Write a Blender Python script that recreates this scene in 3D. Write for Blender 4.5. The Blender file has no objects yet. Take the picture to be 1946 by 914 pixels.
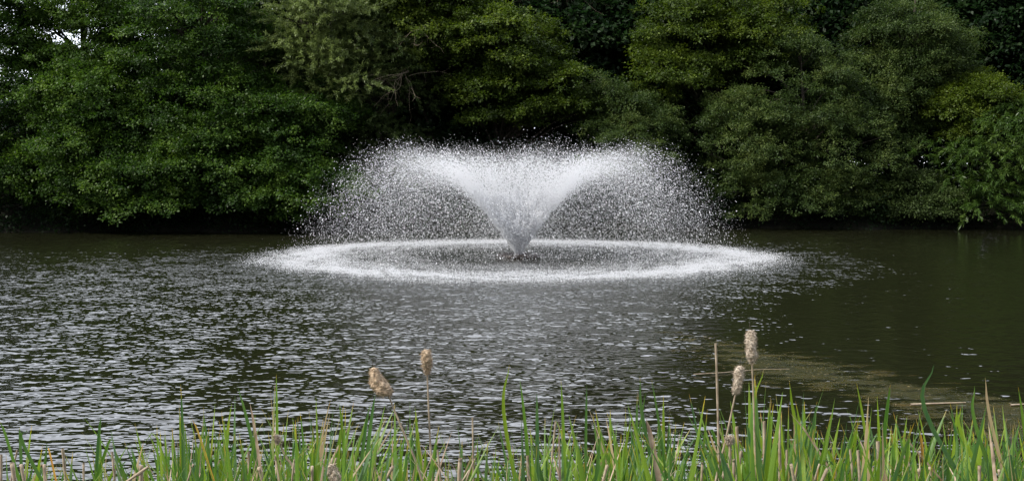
import bpy, math
import numpy as np
from math import radians as R, sin, cos, pi
sc = bpy.context.scene
COL = sc.collection
RNG = np.random.default_rng(7)

# ------------------------------------------------------------------ camera, light, exposure
CAM_H = 2.5; PITCH = 3.67; FPX = 2087.0; W0, H0 = 1946, 914
cam = bpy.data.objects.new('camera', bpy.data.cameras.new('camera')); COL.objects.link(cam)
cam.location = (0, 0, CAM_H); cam.rotation_euler = (R(90-PITCH), 0, 0)
cam.data.sensor_width = 36; cam.data.lens = 36*FPX/W0
cam.data.clip_start = 0.1; cam.data.clip_end = 2000
sc.camera = cam
SUN_EL, SUN_AZ = 46, -112      # azimuth measured from +Y (beyond the trees) towards +X
world = bpy.data.worlds.new('World'); sc.world = world; world.use_nodes = True
nt = world.node_tree; nt.nodes.clear()
def wn(t): return nt.nodes.new(t)
wo = wn('ShaderNodeOutputWorld'); bg = wn('ShaderNodeBackground'); bg.inputs[1].default_value = 0.095
sky = wn('ShaderNodeTexSky'); sky.sky_type = 'NISHITA'; sky.sun_disc = False
sky.sun_elevation = R(SUN_EL); sky.sun_rotation = R(SUN_AZ)
tc = wn('ShaderNodeTexCoord'); nz = wn('ShaderNodeTexNoise'); nz.inputs['Scale'].default_value = 1.7
nz.inputs['Detail'].default_value = 6; nz.inputs['Roughness'].default_value = .6
rp = wn('ShaderNodeValToRGB'); rp.color_ramp.elements[0].position = .32; rp.color_ramp.elements[1].position = .62
rp.color_ramp.elements[0].color = (.35,)*3+(1,); rp.color_ramp.elements[1].color = (1,)*4
mx = wn('ShaderNodeMix'); mx.data_type = 'RGBA'; mx.inputs[7].default_value = (12.4, 12.9, 14.2, 1)
# extra cloud brightness added beyond the trees, off the sun's side, for water glints
dt = wn('ShaderNodeVectorMath'); dt.operation = 'DOT_PRODUCT'; dt.inputs[1].default_value = (sin(R(-10)), cos(R(-10)), .25)
nt.links.new(tc.outputs['Generated'], dt.inputs[0])
mr = wn('ShaderNodeMapRange'); mr.inputs[1].default_value = -.6; mr.inputs[2].default_value = 1.0; mr.inputs[3].default_value = .5; mr.inputs[4].default_value = 2.1
nt.links.new(dt.outputs['Value'], mr.inputs[0])
gl = wn('ShaderNodeVectorMath'); gl.operation = 'SCALE'
nt.links.new(tc.outputs['Generated'], nz.inputs['Vector']); nt.links.new(nz.outputs['Fac'], rp.inputs[0])
nt.links.new(rp.outputs[0], mx.inputs[0]); nt.links.new(sky.outputs[0], mx.inputs[6])
nt.links.new(mx.outputs[2], gl.inputs[0]); nt.links.new(mr.outputs[0], gl.inputs['Scale']); nt.links.new(gl.outputs[0], bg.inputs[0]); nt.links.new(bg.outputs[0], wo.inputs[0])
sun = bpy.data.objects.new('sun', bpy.data.lights.new('sun', 'SUN')); COL.objects.link(sun)
sun.data.energy = 4.2; sun.data.angle = R(5); sun.data.color = (1, .95, .86)
_d = np.array([sin(R(SUN_AZ))*cos(R(SUN_EL)), cos(R(SUN_AZ))*cos(R(SUN_EL)), sin(R(SUN_EL))])
from mathutils import Vector
sun.rotation_euler = Vector(_d).to_track_quat('Z', 'Y').to_euler()
sc.view_settings.view_transform = 'Standard'; sc.view_settings.look = 'None'
sc.view_settings.exposure = 0.35; sc.view_settings.gamma = 1
sc.view_settings.use_curve_mapping = False
sc.cycles.max_bounces = 12; sc.cycles.diffuse_bounces = 10; sc.cycles.glossy_bounces = 3
sc.cycles.transmission_bounces = 4; sc.cycles.transparent_max_bounces = 6

# ------------------------------------------------------------------ helpers
_p = R(PITCH)
def ray(px, py):
    a, b = (px-W0/2)/FPX, (py-H0/2)/FPX
    return np.array([a, cos(_p) - b*sin(_p), -sin(_p) - b*cos(_p)])
def P(px, py, Y):                     # world point at distance Y seen at photo pixel (px, py)
    r = ray(px, py); return np.array([0, 0, CAM_H]) + r*(Y/r[1])
def Wt(px, py):                       # point on the water
    r = ray(px, py); return np.array([0, 0, CAM_H]) + r*(-CAM_H/r[2])

def tag(o, label=None, cat=None, group=None, kind=None):
    if label: o['label'] = label
    if cat: o['category'] = cat
    if group: o['group'] = group
    if kind: o['kind'] = kind
    return o
def empty(name, loc):
    o = bpy.data.objects.new(name, None); COL.objects.link(o); o.location = loc
    o.empty_display_size = .2; return o
def mesh(name, verts, faces, mat, parent=None, smooth=False, face_attr=None, pt_attr=None, origin=None):
    """faces: int array (n,3|4) or list of arrays of different widths"""
    verts = np.asarray(verts, dtype=np.float32)
    if origin is not None: verts = verts - np.asarray(origin, dtype=np.float32)
    if not isinstance(faces, list): faces = [faces]
    faces = [np.asarray(f, dtype=np.int32) for f in faces if len(f)]
    me = bpy.data.meshes.new(name)
    me.vertices.add(len(verts)); me.vertices.foreach_set('co', verts.ravel())
    loops = np.concatenate([f.ravel() for f in faces])
    sizes = np.concatenate([np.full(len(f), f.shape[1]) for f in faces])
    me.loops.add(len(loops)); me.loops.foreach_set('vertex_index', loops)
    me.polygons.add(len(sizes))
    me.polygons.foreach_set('loop_start', np.concatenate([[0], np.cumsum(sizes)[:-1]]).astype(np.int32))
    me.polygons.foreach_set('loop_total', sizes.astype(np.int32))
    me.update(calc_edges=True)
    if smooth: me.shade_smooth()
    for nm, v in (face_attr or {}).items():
        me.attributes.new(nm, 'FLOAT', 'FACE').data.foreach_set('value', np.asarray(v, dtype=np.float32))
    for nm, v in (pt_attr or {}).items():
        me.attributes.new(nm, 'FLOAT', 'POINT').data.foreach_set('value', np.asarray(v, dtype=np.float32))
    me.materials.append(mat)
    o = bpy.data.objects.new(name, me); COL.objects.link(o)
    if parent is not None: o.parent = parent
    elif origin is not None: o.location = origin
    return o
class Acc:
    def __init__(s): s.v = []; s.f = []; s.n = 0; s.t = []; s.r = []
    def add(s, v, f, t=None, r=None):
        s.v.append(np.asarray(v, float)); s.f.append(np.asarray(f, int)+s.n); s.n += len(v)
        s.t.append(np.zeros(len(v)) if t is None else t); s.r.append(np.zeros(len(v)) if r is None else np.full(len(v), r))
    def build(s, name, mat, parent=None, smooth=True, origin=None):
        by = {}
        for f in s.f: by.setdefault(f.shape[1], []).append(f)
        return mesh(name, np.concatenate(s.v), [np.concatenate(x) for x in by.values()], mat, parent, smooth,
                    pt_attr={'t': np.concatenate(s.t), 'rnd': np.concatenate(s.r)}, origin=origin)
def tube(pts, rad, n=6, close=True):
    pts = np.asarray(pts, float); rad = np.broadcast_to(rad, (len(pts),))
    tg = np.gradient(pts, axis=0); tg /= np.linalg.norm(tg, axis=1)[:, None]+1e-9
    ref = np.where(np.abs(tg[:, 2:3]) > .9, np.array([[1., 0, 0]]), np.array([[0., 0, 1]]))
    u = np.cross(tg, ref); u /= np.linalg.norm(u, axis=1)[:, None]; w = np.cross(tg, u)
    a = np.linspace(0, 2*pi, n, endpoint=False)
    v = pts[:, None] + rad[:, None, None]*(u[:, None]*np.cos(a)[None, :, None] + w[:, None]*np.sin(a)[None, :, None])
    m = len(pts); i = np.arange(m-1)[:, None]*n; j = np.arange(n)[None]; k = (j+1) % n
    f = np.stack([i+j, i+k, i+n+k, i+n+j], -1).reshape(-1, 4)
    return v.reshape(-1, 3), f
def curve(ctrl, n):                   # smooth interpolation through control points
    ctrl = np.asarray(ctrl, float)
    t = np.linspace(0, len(ctrl)-1, n); i = np.clip(t.astype(int), 0, len(ctrl)-2); f = (t-i)[:, None]
    p = np.vstack([2*ctrl[0]-ctrl[1], ctrl, 2*ctrl[-1]-ctrl[-2]])
    a, b, c, d = p[i], p[i+1], p[i+2], p[i+3]
    return .5*((2*b)+(c-a)*f+(2*a-5*b+4*c-d)*f**2+(3*b-a-3*c+d)*f**3)

# ------------------------------------------------------------------ materials
def newmat(name):
    m = bpy.data.materials.new(name); m.use_nodes = True; t = m.node_tree
    return m, t, t.nodes['Principled BSDF'], t.nodes['Material Output']
def node(t, ty, **kw):
    n = t.nodes.new(ty)
    for k, v in kw.items():
        if k in n.inputs.keys(): n.inputs[k].default_value = v
        else: setattr(n, k, v)
    return n
def math_(t, op, a, b=None, clamp=False):
    n = t.nodes.new('ShaderNodeMath'); n.operation = op; n.use_clamp = clamp
    for i, x in enumerate((a, b)):
        if x is None: continue
        if hasattr(x, 'links'): t.links.new(x, n.inputs[i])
        else: n.inputs[i].default_value = x
    return n.outputs[0]
def ramp(t, src, stops, interp='LINEAR'):
    n = t.nodes.new('ShaderNodeValToRGB'); cr = n.color_ramp; cr.interpolation = interp
    while len(cr.elements) < len(stops): cr.elements.new(.5)
    for e, (p, c) in zip(cr.elements, stops):
        e.position = p; e.color = (tuple(c)+(1,)) if hasattr(c, '__len__') else (c, c, c, 1)
    t.links.new(src, n.inputs[0]); return n.outputs[0]
def mix(t, fac, a, b):
    n = t.nodes.new('ShaderNodeMix'); n.data_type = 'RGBA'
    for i, x in ((0, fac), (6, a), (7, b)):
        if hasattr(x, 'links'): t.links.new(x, n.inputs[i])
        elif i == 0: n.inputs[i].default_value = x
        else: n.inputs[i].default_value = tuple(x)+(1,)
    return n.outputs[2]
def leaf_mat(name, c0, c1, c2, rough=.5, trans=.35, spec=.2):
    m, t, b, out = newmat(name)
    at = node(t, 'ShaderNodeAttribute', attribute_name='rnd')
    co = t.nodes.new('ShaderNodeTexCoord'); nn = node(t, 'ShaderNodeTexNoise', Scale=.55, Detail=3.0)
    t.links.new(co.outputs['Object'], nn.inputs['Vector'])
    s = math_(t, 'ADD', math_(t, 'MULTIPLY', at.outputs['Fac'], .6), math_(t, 'MULTIPLY', math_(t, 'SUBTRACT', nn.outputs['Fac'], .3), 1.0))
    c = ramp(t, s, [(.12, c0), (.5, c1), (.95, c2)])
    t.links.new(c, b.inputs['Base Color']); b.inputs['Roughness'].default_value = rough
    b.inputs['Specular IOR Level'].default_value = spec
    tr = t.nodes.new('ShaderNodeBsdfTranslucent'); mxs = t.nodes.new('ShaderNodeMixShader'); mxs.inputs[0].default_value = trans
    hs = node(t, 'ShaderNodeHueSaturation', Value=1.3, Saturation=1.1); t.links.new(c, hs.inputs['Color'])
    t.links.new(hs.outputs[0], tr.inputs[0])
    t.links.new(b.outputs[0], mxs.inputs[1]); t.links.new(tr.outputs[0], mxs.inputs[2]); t.links.new(mxs.outputs[0], out.inputs[0])
    return m
def flat_mat(name, c0, c1, scale=8, rough=.8, bump=0, spec=.3):
    m, t, b, out = newmat(name)
    co = t.nodes.new('ShaderNodeTexCoord'); nn = node(t, 'ShaderNodeTexNoise', Scale=float(scale), Detail=6.0)
    t.links.new(co.outputs['Object'], nn.inputs['Vector'])
    t.links.new(ramp(t, nn.outputs['Fac'], [(.3, c0), (.7, c1)]), b.inputs['Base Color'])
    b.inputs['Roughness'].default_value = rough; b.inputs['Specular IOR Level'].default_value = spec
    if bump:
        bp = node(t, 'ShaderNodeBump', Strength=1.0, Distance=bump); t.links.new(nn.outputs['Fac'], bp.inputs['Height'])
        t.links.new(bp.outputs[0], b.inputs['Normal'])
    return m
M = {}
M['alder'] = leaf_mat('alder_leaf', (.007, .018, .003), (.034, .076, .011), (.13, .21, .035))
M['alder_light'] = leaf_mat('light_alder_leaf', (.022, .046, .008), (.060, .12, .018), (.14, .21, .036))
M['willow'] = leaf_mat('willow_leaf', (.06, .085, .025), (.15, .20, .06), (.28, .34, .13), rough=.42, spec=.35)
M['olive'] = leaf_mat('olive_leaf', (.022, .036, .010), (.055, .085, .024), (.10, .14, .045))
M['oak'] = leaf_mat('oak_leaf', (.014, .026, .004), (.052, .086, .012), (.15, .20, .028))
M['sallow'] = leaf_mat('sallow_leaf', (.013, .025, .007), (.048, .080, .020), (.155, .20, .055))
M['hazel'] = leaf_mat('hazel_leaf', (.030, .052, .007), (.068, .105, .012), (.14, .18, .025))
M['osier'] = leaf_mat('osier_leaf', (.020, .042, .008), (.050, .095, .018), (.12, .18, .04), rough=.38)
M['dark'] = leaf_mat('shade_toned_leaf', (.007, .018, .006), (.014, .034, .010), (.03, .055, .014))  # deep shade of the wood is put into this leaf colour
M['bark'] = flat_mat('bark', (.03, .026, .02), (.10, .085, .065), 6, .9, .02)
M['twig'] = flat_mat('bare_twig', (.16, .13, .09), (.30, .25, .18), 12, .85)
M['soil'] = flat_mat('bank_soil', (.006, .006, .004), (.018, .018, .009), 1.2, .95, .05)
M['stem'] = flat_mat('dry_stem', (.20, .15, .10), (.42, .34, .25), 25, .8)
M['fluff'] = flat_mat('seed_fluff', (.24, .16, .095), (.60, .47, .33), 110, .95, .012)
M['fluff_pale'] = flat_mat('pale_seed_fluff', (.28, .21, .15), (.66, .57, .46), 110, .95, .012)
M['float'] = flat_mat('fountain_float_plastic', (.008, .007, .006), (.035, .02, .015), 14, .5)

def drops_mat():
    m, t, b, out = newmat('white_water')
    b.inputs['Base Color'].default_value = (.95, .955, .97, 1); b.inputs['Roughness'].default_value = .1
    b.inputs['Specular IOR Level'].default_value = .5
    tr = node(t, 'ShaderNodeBsdfTranslucent', Color=(.95, .955, .97, 1)); ms = t.nodes.new('ShaderNodeMixShader'); ms.inputs[0].default_value = .6
    t.links.new(b.outputs[0], ms.inputs[1]); t.links.new(tr.outputs[0], ms.inputs[2]); t.links.new(ms.outputs[0], out.inputs[0])
    return m
M['drops'] = drops_mat()

def reed_mat(name, base, mid, hi):
    m, t, b, out = newmat(name)
    ar = node(t, 'ShaderNodeAttribute', attribute_name='rnd'); at = node(t, 'ShaderNodeAttribute', attribute_name='t')
    oi = t.nodes.new('ShaderNodeObjectInfo')
    s = math_(t, 'FRACT', math_(t, 'ADD', ar.outputs['Fac'], math_(t, 'MULTIPLY', oi.outputs['Random'], 3.0)))
    c = ramp(t, s, [(.0, base), (.45, mid), (.8, hi), (.92, mid), (.945, (.34, .25, .15))])
    # withered tips: only on some leaves (t attribute is negative-free, tip wear stored in value above 1)
    wear = ramp(t, at.outputs['Fac'], [(.955, 0.), (.985, 1.)])
    sel = math_(t, 'GREATER_THAN', math_(t, 'FRACT', math_(t, 'MULTIPLY', s, 7.31)), .45)
    tipc = ramp(t, math_(t, 'FRACT', math_(t, 'MULTIPLY', s, 13.7)), [(0, (.30, .15, .04)), (.5, (.42, .30, .03)), (1, (.30, .22, .13))])
    c = mix(t, math_(t, 'MULTIPLY', wear, sel), c, tipc)
    co = t.nodes.new('ShaderNodeTexCoord'); mp = node(t, 'ShaderNodeMapping', Scale=(60, 60, 3)); t.links.new(co.outputs['Object'], mp.inputs[0])
    nn = node(t, 'ShaderNodeTexNoise', Scale=1.0, Detail=4.0); t.links.new(mp.outputs[0], nn.inputs['Vector'])
    c = mix(t, ramp(t, nn.outputs['Fac'], [(.35, 0.), (.75, .25)]), c, (.20, .26, .05))
    t.links.new(c, b.inputs['Base Color']); b.inputs['Roughness'].default_value = .45; b.inputs['Specular IOR Level'].default_value = .35
    tr = t.nodes.new('ShaderNodeBsdfTranslucent'); ms = t.nodes.new('ShaderNodeMixShader'); ms.inputs[0].default_value = .4
    hs = node(t, 'ShaderNodeHueSaturation', Value=1.25, Saturation=1.1); t.links.new(c, hs.inputs['Color']); t.links.new(hs.outputs[0], tr.inputs[0])
    t.links.new(b.outputs[0], ms.inputs[1]); t.links.new(tr.outputs[0], ms.inputs[2]); t.links.new(ms.outputs[0], out.inputs[0])
    return m
M['reed'] = reed_mat('reed_leaf', (.035, .09, .035), (.080, .17, .025), (.18, .26, .03))
M['reed_dry'] = flat_mat('dry_reed', (.22, .15, .10), (.46, .36, .27), 20, .85)
M['reed_orange'] = flat_mat('withered_reed', (.38, .16, .03), (.50, .34, .05), 12, .7)

# ------------------------------------------------------------------ ground and water
FX, FY = (985-W0/2)/FPX*31.7, 31.7            # the fountain
def bank_y(x): return 44.2 + 2.6/(1+np.exp(-(x+2)/3.0)) + .5*np.sin(x*.7) + .3*np.sin(x*1.9+1)
def ground_z(x, y):
    far = (y-bank_y(x)); near = (2.6+.25*np.sin(x*1.1)) - y; side = np.abs(x)-52-3*np.sin(y*.2)
    d = np.maximum(np.maximum(far, near), side)
    z = np.where(d < 0, np.maximum(-1.4, d*.45), np.minimum(.9, d*.42) + np.clip(d-4, 0, 90)*.03)
    return z + .05*np.sin(x*2.1)*np.sin(y*1.7) - .03
xs = np.concatenate([[-900, -400, -200, -120], np.arange(-80, 80.1, .8), [120, 200, 400, 900]])
ys = np.concatenate([[-300, -100, -40], np.arange(-12, 80.1, .8), [120, 200, 400, 900]])
gx, gy = np.meshgrid(xs, ys, indexing='ij'); gz = ground_z(gx, gy)
n1, n2 = len(xs), len(ys); ii, jj = np.meshgrid(np.arange(n1-1), np.arange(n2-1), indexing='ij'); q = (ii*n2+jj).ravel()
tag(mesh('ground', np.stack([gx, gy, gz], -1).reshape(-1, 3), np.stack([q, q+n2, q+n2+1, q+1], -1), M['soil'], smooth=True), kind='structure')

def water_mat():
    m, t, b, out = newmat('pond_water')
    b.inputs['Base Color'].default_value = (.0095, .0100, .0045, 1)
    b.inputs['Roughness'].default_value = .03; b.inputs['IOR'].default_value = 1.333; b.inputs['Specular IOR Level'].default_value = .5
    co = t.nodes.new('ShaderNodeTexCoord'); sp = t.nodes.new('ShaderNodeSeparateXYZ'); t.links.new(co.outputs['Object'], sp.inputs[0])
    dx = math_(t, 'SUBTRACT', sp.outputs[0], FX); dy = math_(t, 'SUBTRACT', FY, sp.outputs[1])
    r = math_(t, 'SQRT', math_(t, 'ADD', math_(t, 'MULTIPLY', dx, dx), math_(t, 'MULTIPLY', dy, dy)))
    th = math_(t, 'ARCTAN2', dx, dy)
    def polar(fr, ft, scale, det, rough=.5, off=0.):
        cb = t.nodes.new('ShaderNodeCombineXYZ')
        t.links.new(math_(t, 'MULTIPLY', r, fr), cb.inputs[0]); t.links.new(math_(t, 'MULTIPLY', th, ft), cb.inputs[1]); cb.inputs[2].default_value = off
        n = node(t, 'ShaderNodeTexNoise', Scale=scale, Detail=det, Roughness=rough); t.links.new(cb.outputs[0], n.inputs['Vector'])
        return math_(t, 'SUBTRACT', n.outputs['Fac'], .5)
    def iso(sx, sy, det, off, cen=.5):
        mp = node(t, 'ShaderNodeMapping', Scale=(sx, sy, 1), Location=(off, off*.7, 0)); t.links.new(co.outputs['Object'], mp.inputs[0])
        n = node(t, 'ShaderNodeTexNoise', Scale=1.0, Detail=det, Roughness=.5); t.links.new(mp.outputs[0], n.inputs['Vector']); return math_(t, 'SUBTRACT', n.outputs['Fac'], cen)
    h = math_(t, 'MULTIPLY', polar(3.6, 58.0, 1.0, 2.0), .056)
    h = math_(t, 'ADD', h, math_(t, 'MULTIPLY', iso(3.0, 5.4, 2.0, 3.), .030))
    h = math_(t, 'ADD', h, math_(t, 'MULTIPLY', polar(5.5, 40.0, 1.0, 2.0, .5, 5.), .010))
    h = math_(t, 'ADD', h, math_(t, 'MULTIPLY', iso(7., 9., 1.0, 31.), math_(t, 'MULTIPLY', ramp(t, math_(t, 'MULTIPLY', r, .04), [(.28, 1.), (.60, 0.)]), .011)))
    # gusts: the breeze ruffles the left and centre, the lee to the right stays calm
    gust = iso(.10, .13, 2.0, 11., 0.)
    e = math_(t, 'SUBTRACT', sp.outputs[0], math_(t, 'MULTIPLY', sp.outputs[1], .45))
    calm = ramp(t, math_(t, 'ADD', math_(t, 'MULTIPLY', math_(t, 'ADD', e, 10.0), .1), math_(t, 'MULTIPLY', gust, .5)), [(.5, 1.), (.75, .72), (1., .42)])
    patch = ramp(t, iso(.8, 1.1, 3.0, 23., 0.), [(.3, .45), (.68, 1.25)])
    h = math_(t, 'MULTIPLY', h, patch)
    near_f = ramp(t, math_(t, 'MULTIPLY', r, .04), [(.05, .12), (.13, .65), (.26, 1.), (.45, .8), (.72, .55)]); dist = math_(t, 'MULTIPLY', math_(t, 'MULTIPLY', calm, near_f), 1.65)
    dp = node(t, 'ShaderNodeDisplacement', Midlevel=0.0, Scale=1.0); t.links.new(math_(t, 'MULTIPLY', h, dist), dp.inputs['Height'])
    t.links.new(dp.outputs[0], out.inputs['Displacement']); m.displacement_method = 'BOTH'
    return m
M['water'] = water_mat()
wx = np.concatenate([np.linspace(-70, -27, 60)[:-1], np.arange(-27, 27, .065), np.linspace(27, 70, 60)])
wy = np.concatenate([np.linspace(-2, 5, 20)[:-1], np.arange(5, 20, .045), np.arange(20, 49, .075), np.linspace(49.1, 60, 10)])
wX, wY = np.meshgrid(wx, wy, indexing='ij'); n1, n2 = len(wx), len(wy)
ii, jj = np.meshgrid(np.arange(n1-1), np.arange(n2-1), indexing='ij'); q = (ii*n2+jj).ravel()
tag(mesh('water', np.stack([wX, wY, 0*wX], -1).reshape(-1, 3), np.stack([q, q+n2, q+n2+1, q+1], -1), M['water'], smooth=True), kind='structure')

# ------------------------------------------------------------------ trees
def leaves_mesh(C, N, D, L, Wd, rnd):
    """leaf rhombi folded on the midrib. C base, N normal, D direction, L length, Wd width"""
    D = D/(np.linalg.norm(D, axis=1)[:, None]+1e-9); S = np.cross(D, N); S /= np.linalg.norm(S, axis=1)[:, None]+1e-9
    N = np.cross(S, D); L = L[:, None]; Wd = Wd[:, None]
    mid = C + D*L*.45
    v = np.stack([C, mid+S*Wd*.5+N*Wd*.15, C+D*L-N*L*.08, mid-S*Wd*.5+N*Wd*.15], 1).reshape(-1, 3)
    f = np.arange(len(v)).reshape(-1, 4)
    return v, f, rnd
def rand_dirs(rng, n):
    d = rng.normal(size=(n, 3)); return d/np.linalg.norm(d, axis=1)[:, None]
def make_tree(name, label, cat, mat, base, trunk_top, envs, nl, leaf=(.085, .06), lobe=(1.0, .38), per=560, clump=.2, dens=1.3,
              style='round', seed=0, drp=.45, twigs=None, trunk_r=.2, group=None, shell=.55, extra_lobes=None, front=True):
    rng = np.random.default_rng(seed)
    base = np.array(base, float); root = empty(name, base)
    tag(root, label, cat, group)
    # lobes: boughs of foliage at and inside the envelope
    vol = np.array([e[1][0]*e[1][1]*e[1][2] for e in envs])**(2/3); cnt = np.maximum(3, (nl*dens*vol/vol.sum()).astype(int))
    LC, LO, LR = [], [], []
    for (c, r), k in zip(envs, cnt):
        d = rand_dirs(rng, k*3)
        if front: d = d[rng.random(len(d)) < np.clip(.62-.45*d[:, 1], .15, 1)]     # more boughs reach out over the water
        d = d[d[:, 2] > -.75][:k]; rad = (shell + (1-shell)*rng.random(len(d))**.6)
        LC.append(np.array(c)+d*np.array(r)*rad[:, None]); LO.append(d)
        LR.append(rng.uniform(.5, 1.5, len(d)))
    if extra_lobes is not None:
        for c, s in extra_lobes: LC.append(np.array([c])); LO.append(np.array([[0, -1., .2]])); LR.append(np.array([s]))
    LC = np.concatenate(LC); LO = np.concatenate(LO); LR = np.concatenate(LR)
    LC[:, 2] = np.maximum(LC[:, 2], .16+.35*rng.random(len(LC)))
    # leaves
    nper = (per*LR**2).astype(int); nper = np.maximum(nper, 30); tot = nper.sum()
    cl_per = np.maximum(4, nper//40)
    Cs, Os, = [], []
    for c, o, s, k in zip(LC, LO, LR, cl_per):
        d = rand_dirs(rng, k); d[:, 2] = np.abs(d[:, 2])*.9 - .12*rng.random(k)
        out = o*np.array([1, 1, 0]); 
        off = d*np.array([lobe[0]*s, lobe[0]*s, lobe[1]*s])*rng.uniform(.55, 1.08, k)[:, None]
        # boughs droop at their outer end
        along = off[:, :2]@out[:2]; off[:, 2] -= .28*np.maximum(along, 0) + .06
        Cs.append(c+off); Os.append(o*.6+d)
    Cs = np.concatenate(Cs); Os = np.concatenate(Os); Os /= np.linalg.norm(Os, axis=1)[:, None]
    csz = rng.uniform(.6, 1.4, len(Cs)); crn = rng.random(len(Cs))
    idx = np.repeat(np.arange(len(Cs)), np.maximum(6, (tot/len(Cs)*csz).astype(int))); n = len(idx)
    up = np.array([0, 0, 1.])
    if style == 'strand':        # narrow leaves along drooping shoots
        sd = Os*np.array([1, 1, .3]) + rng.normal(size=Os.shape)*.35; sd /= np.linalg.norm(sd, axis=1)[:, None]
        s = rng.random(n); ln = clump*3.2*csz[idx]
        C = Cs[idx] + sd[idx]*(s*ln)[:, None]; C[:, 2] -= 1.6*drp*ln*s**2
        C += rng.normal(size=(n, 3))*.025
        D = sd[idx]*(1-.4*s)[:, None] - up*(drp+1.6*drp*s)[:, None] + rng.normal(size=(n, 3))*.42
        Nn = up + rng.normal(size=(n, 3))*.6
    else:
        C = Cs[idx] + rng.normal(size=(n, 3))*np.array([1, 1, .6])*clump*.62*csz[idx][:, None]
        D = (C-Cs[idx])*3 + Os[idx]*.5 + rng.normal(size=(n, 3))*.5 - up*.15
        Nn = up*.9 + Os[idx]*.55 + rng.normal(size=(n, 3))*.45
    sz = rng.uniform(.65, 1.3, n)
    C[:, 2] = np.where(C[:, 2] < .06, .06+.35*rng.random(n), C[:, 2])
    v, f, rn = leaves_mesh(C, Nn, D, 1.2*leaf[0]*sz, 1.25*leaf[1]*sz, np.clip(.55*crn[idx]+.45*rng.random(n), 0, 1))
    mesh('crown', v-base, f, mat, root, face_attr={'rnd': rn})
    # trunk and limbs
    A = Acc(); top = np.array(trunk_top, float)
    mid = (base+top)/2 + rng.normal(size=3)*np.array([.25, .2, 0])
    tp = curve([base-[0, 0, .3], mid, top], 12); A.add(*tube(tp, np.linspace(trunk_r, trunk_r*.22, 12), 8))
    for k in rng.permutation(len(LC))[:90]:
        c = LC[k]; h = np.clip(c[2]-.35*np.linalg.norm(c[:2]-base[:2])-.2, .4, top[2]-.3)
        i = int(np.clip((h-base[2])/(top[2]-base[2])*11, 0, 11)); a = tp[i]
        m = a*.45+c*.55+np.array([0, 0, .35])+rng.normal(size=3)*.15
        A.add(*tube(curve([a, m, c-[0, 0, .1]], 7), np.linspace(trunk_r*.28, .012, 7), 5))
    A.v = [x-base for x in A.v]
    A.build('trunk', M['bark'], root)
    if twigs:
        T = Acc()
        for (p0, n_t, spread, ln, rr) in twigs:
            p0 = np.array(p0)
            for k in range(n_t):
                d = rng.normal(size=3)*np.array([1, .5, .4])*spread; d[2] -= .35
                p = [p0+rng.normal(size=3)*.15]; 
                for s in range(7):
                    d = d*.9 + rng.normal(size=3)*.28*spread; d[2] -= .10
                    p.append(p[-1]+d/np.linalg.norm(d)*ln/7*rng.uniform(.7, 1.2))
                T.add(*tube(curve(p, 15), np.linspace(rr, rr*.25, 15), 4))
                for q in range(4):
                    i = rng.integers(2, 6); e = rng.normal(size=3); e[2] -= .4; e /= np.linalg.norm(e)
                    T.add(*tube(curve([p[i], p[i]+e*ln*.12, p[i]+e*ln*.24+rng.normal(size=3)*.08], 6), np.linspace(rr*.5, rr*.2, 6), 3))
        T.v = [x-base for x in T.v]
        T.build('bare_twigs', M['twig'], root)
    return root
def E(px, py, Y, rx, ry, rz): return (P(px, py, Y), (rx, ry, rz))
def B(px, Y): x = (px-W0/2)/FPX*Y; return (x, Y, float(ground_z(np.array(x), np.array(Y))))
def T_(px, py, Y): return P(px, py, Y)
GF = 'broadleaved trees on the far bank'
# left alders
make_tree('alder_tree', 'leftmost dense dark green alder reaching down to the water at the pond corner', 'tree', M['alder'], B(-40, 47.5), T_(-30, -60, 47.5),
          [E(-30, 120, 47, 3.6, 3, 4.6), E(0, 340, 45.6, 3.4, 2.4, 2.2)], 150, seed=1, trunk_r=.22, group=GF)
make_tree('alder_tree', 'bright green alder with sky showing through its thin top, second from the left', 'tree', M['alder_light'], B(150, 48), T_(150, -140, 48),
          [E(150, 60, 47.6, 3.4, 2.6, 2.6), E(190, 190, 46.3, 3.2, 2.6, 1.8)], 150, seed=22, trunk_r=.2, group=GF, shell=.5)
make_tree('alder_tree', 'dark green alder with layered boughs hanging over the water beneath the bright thin-topped alder', 'tree', M['alder'], B(205, 46.6), T_(205, 60, 46.6),
          [E(190, 300, 45.2, 3.3, 2.6, 2.6), E(300, 350, 44.4, 2.6, 2.0, 1.7)], 140, seed=3, trunk_r=.2, group=GF)
make_tree('alder_tree', 'tall full alder in the middle of the left mass, its top cut by the frame', 'tree', M['alder'], B(390, 47.5), T_(390, -140, 47.5),
          [E(370, 80, 47, 3.6, 3, 3.6), E(410, 230, 45.8, 3.2, 2.6, 2.6)], 170, seed=4, trunk_r=.24, group=GF, clump=.22)
make_tree('alder_tree', 'low spreading alder whose boughs trail over the water left of the fountain spray', 'tree', M['alder'], B(500, 46.3), T_(500, 90, 46.3),
          [E(470, 310, 44.8, 3.4, 2.4, 2.6), E(590, 360, 44.4, 2.0, 1.8, 1.3), E(545, 230, 45.6, 2.6, 2, 1.8)], 165, seed=5, trunk_r=.2, group=GF)
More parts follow.
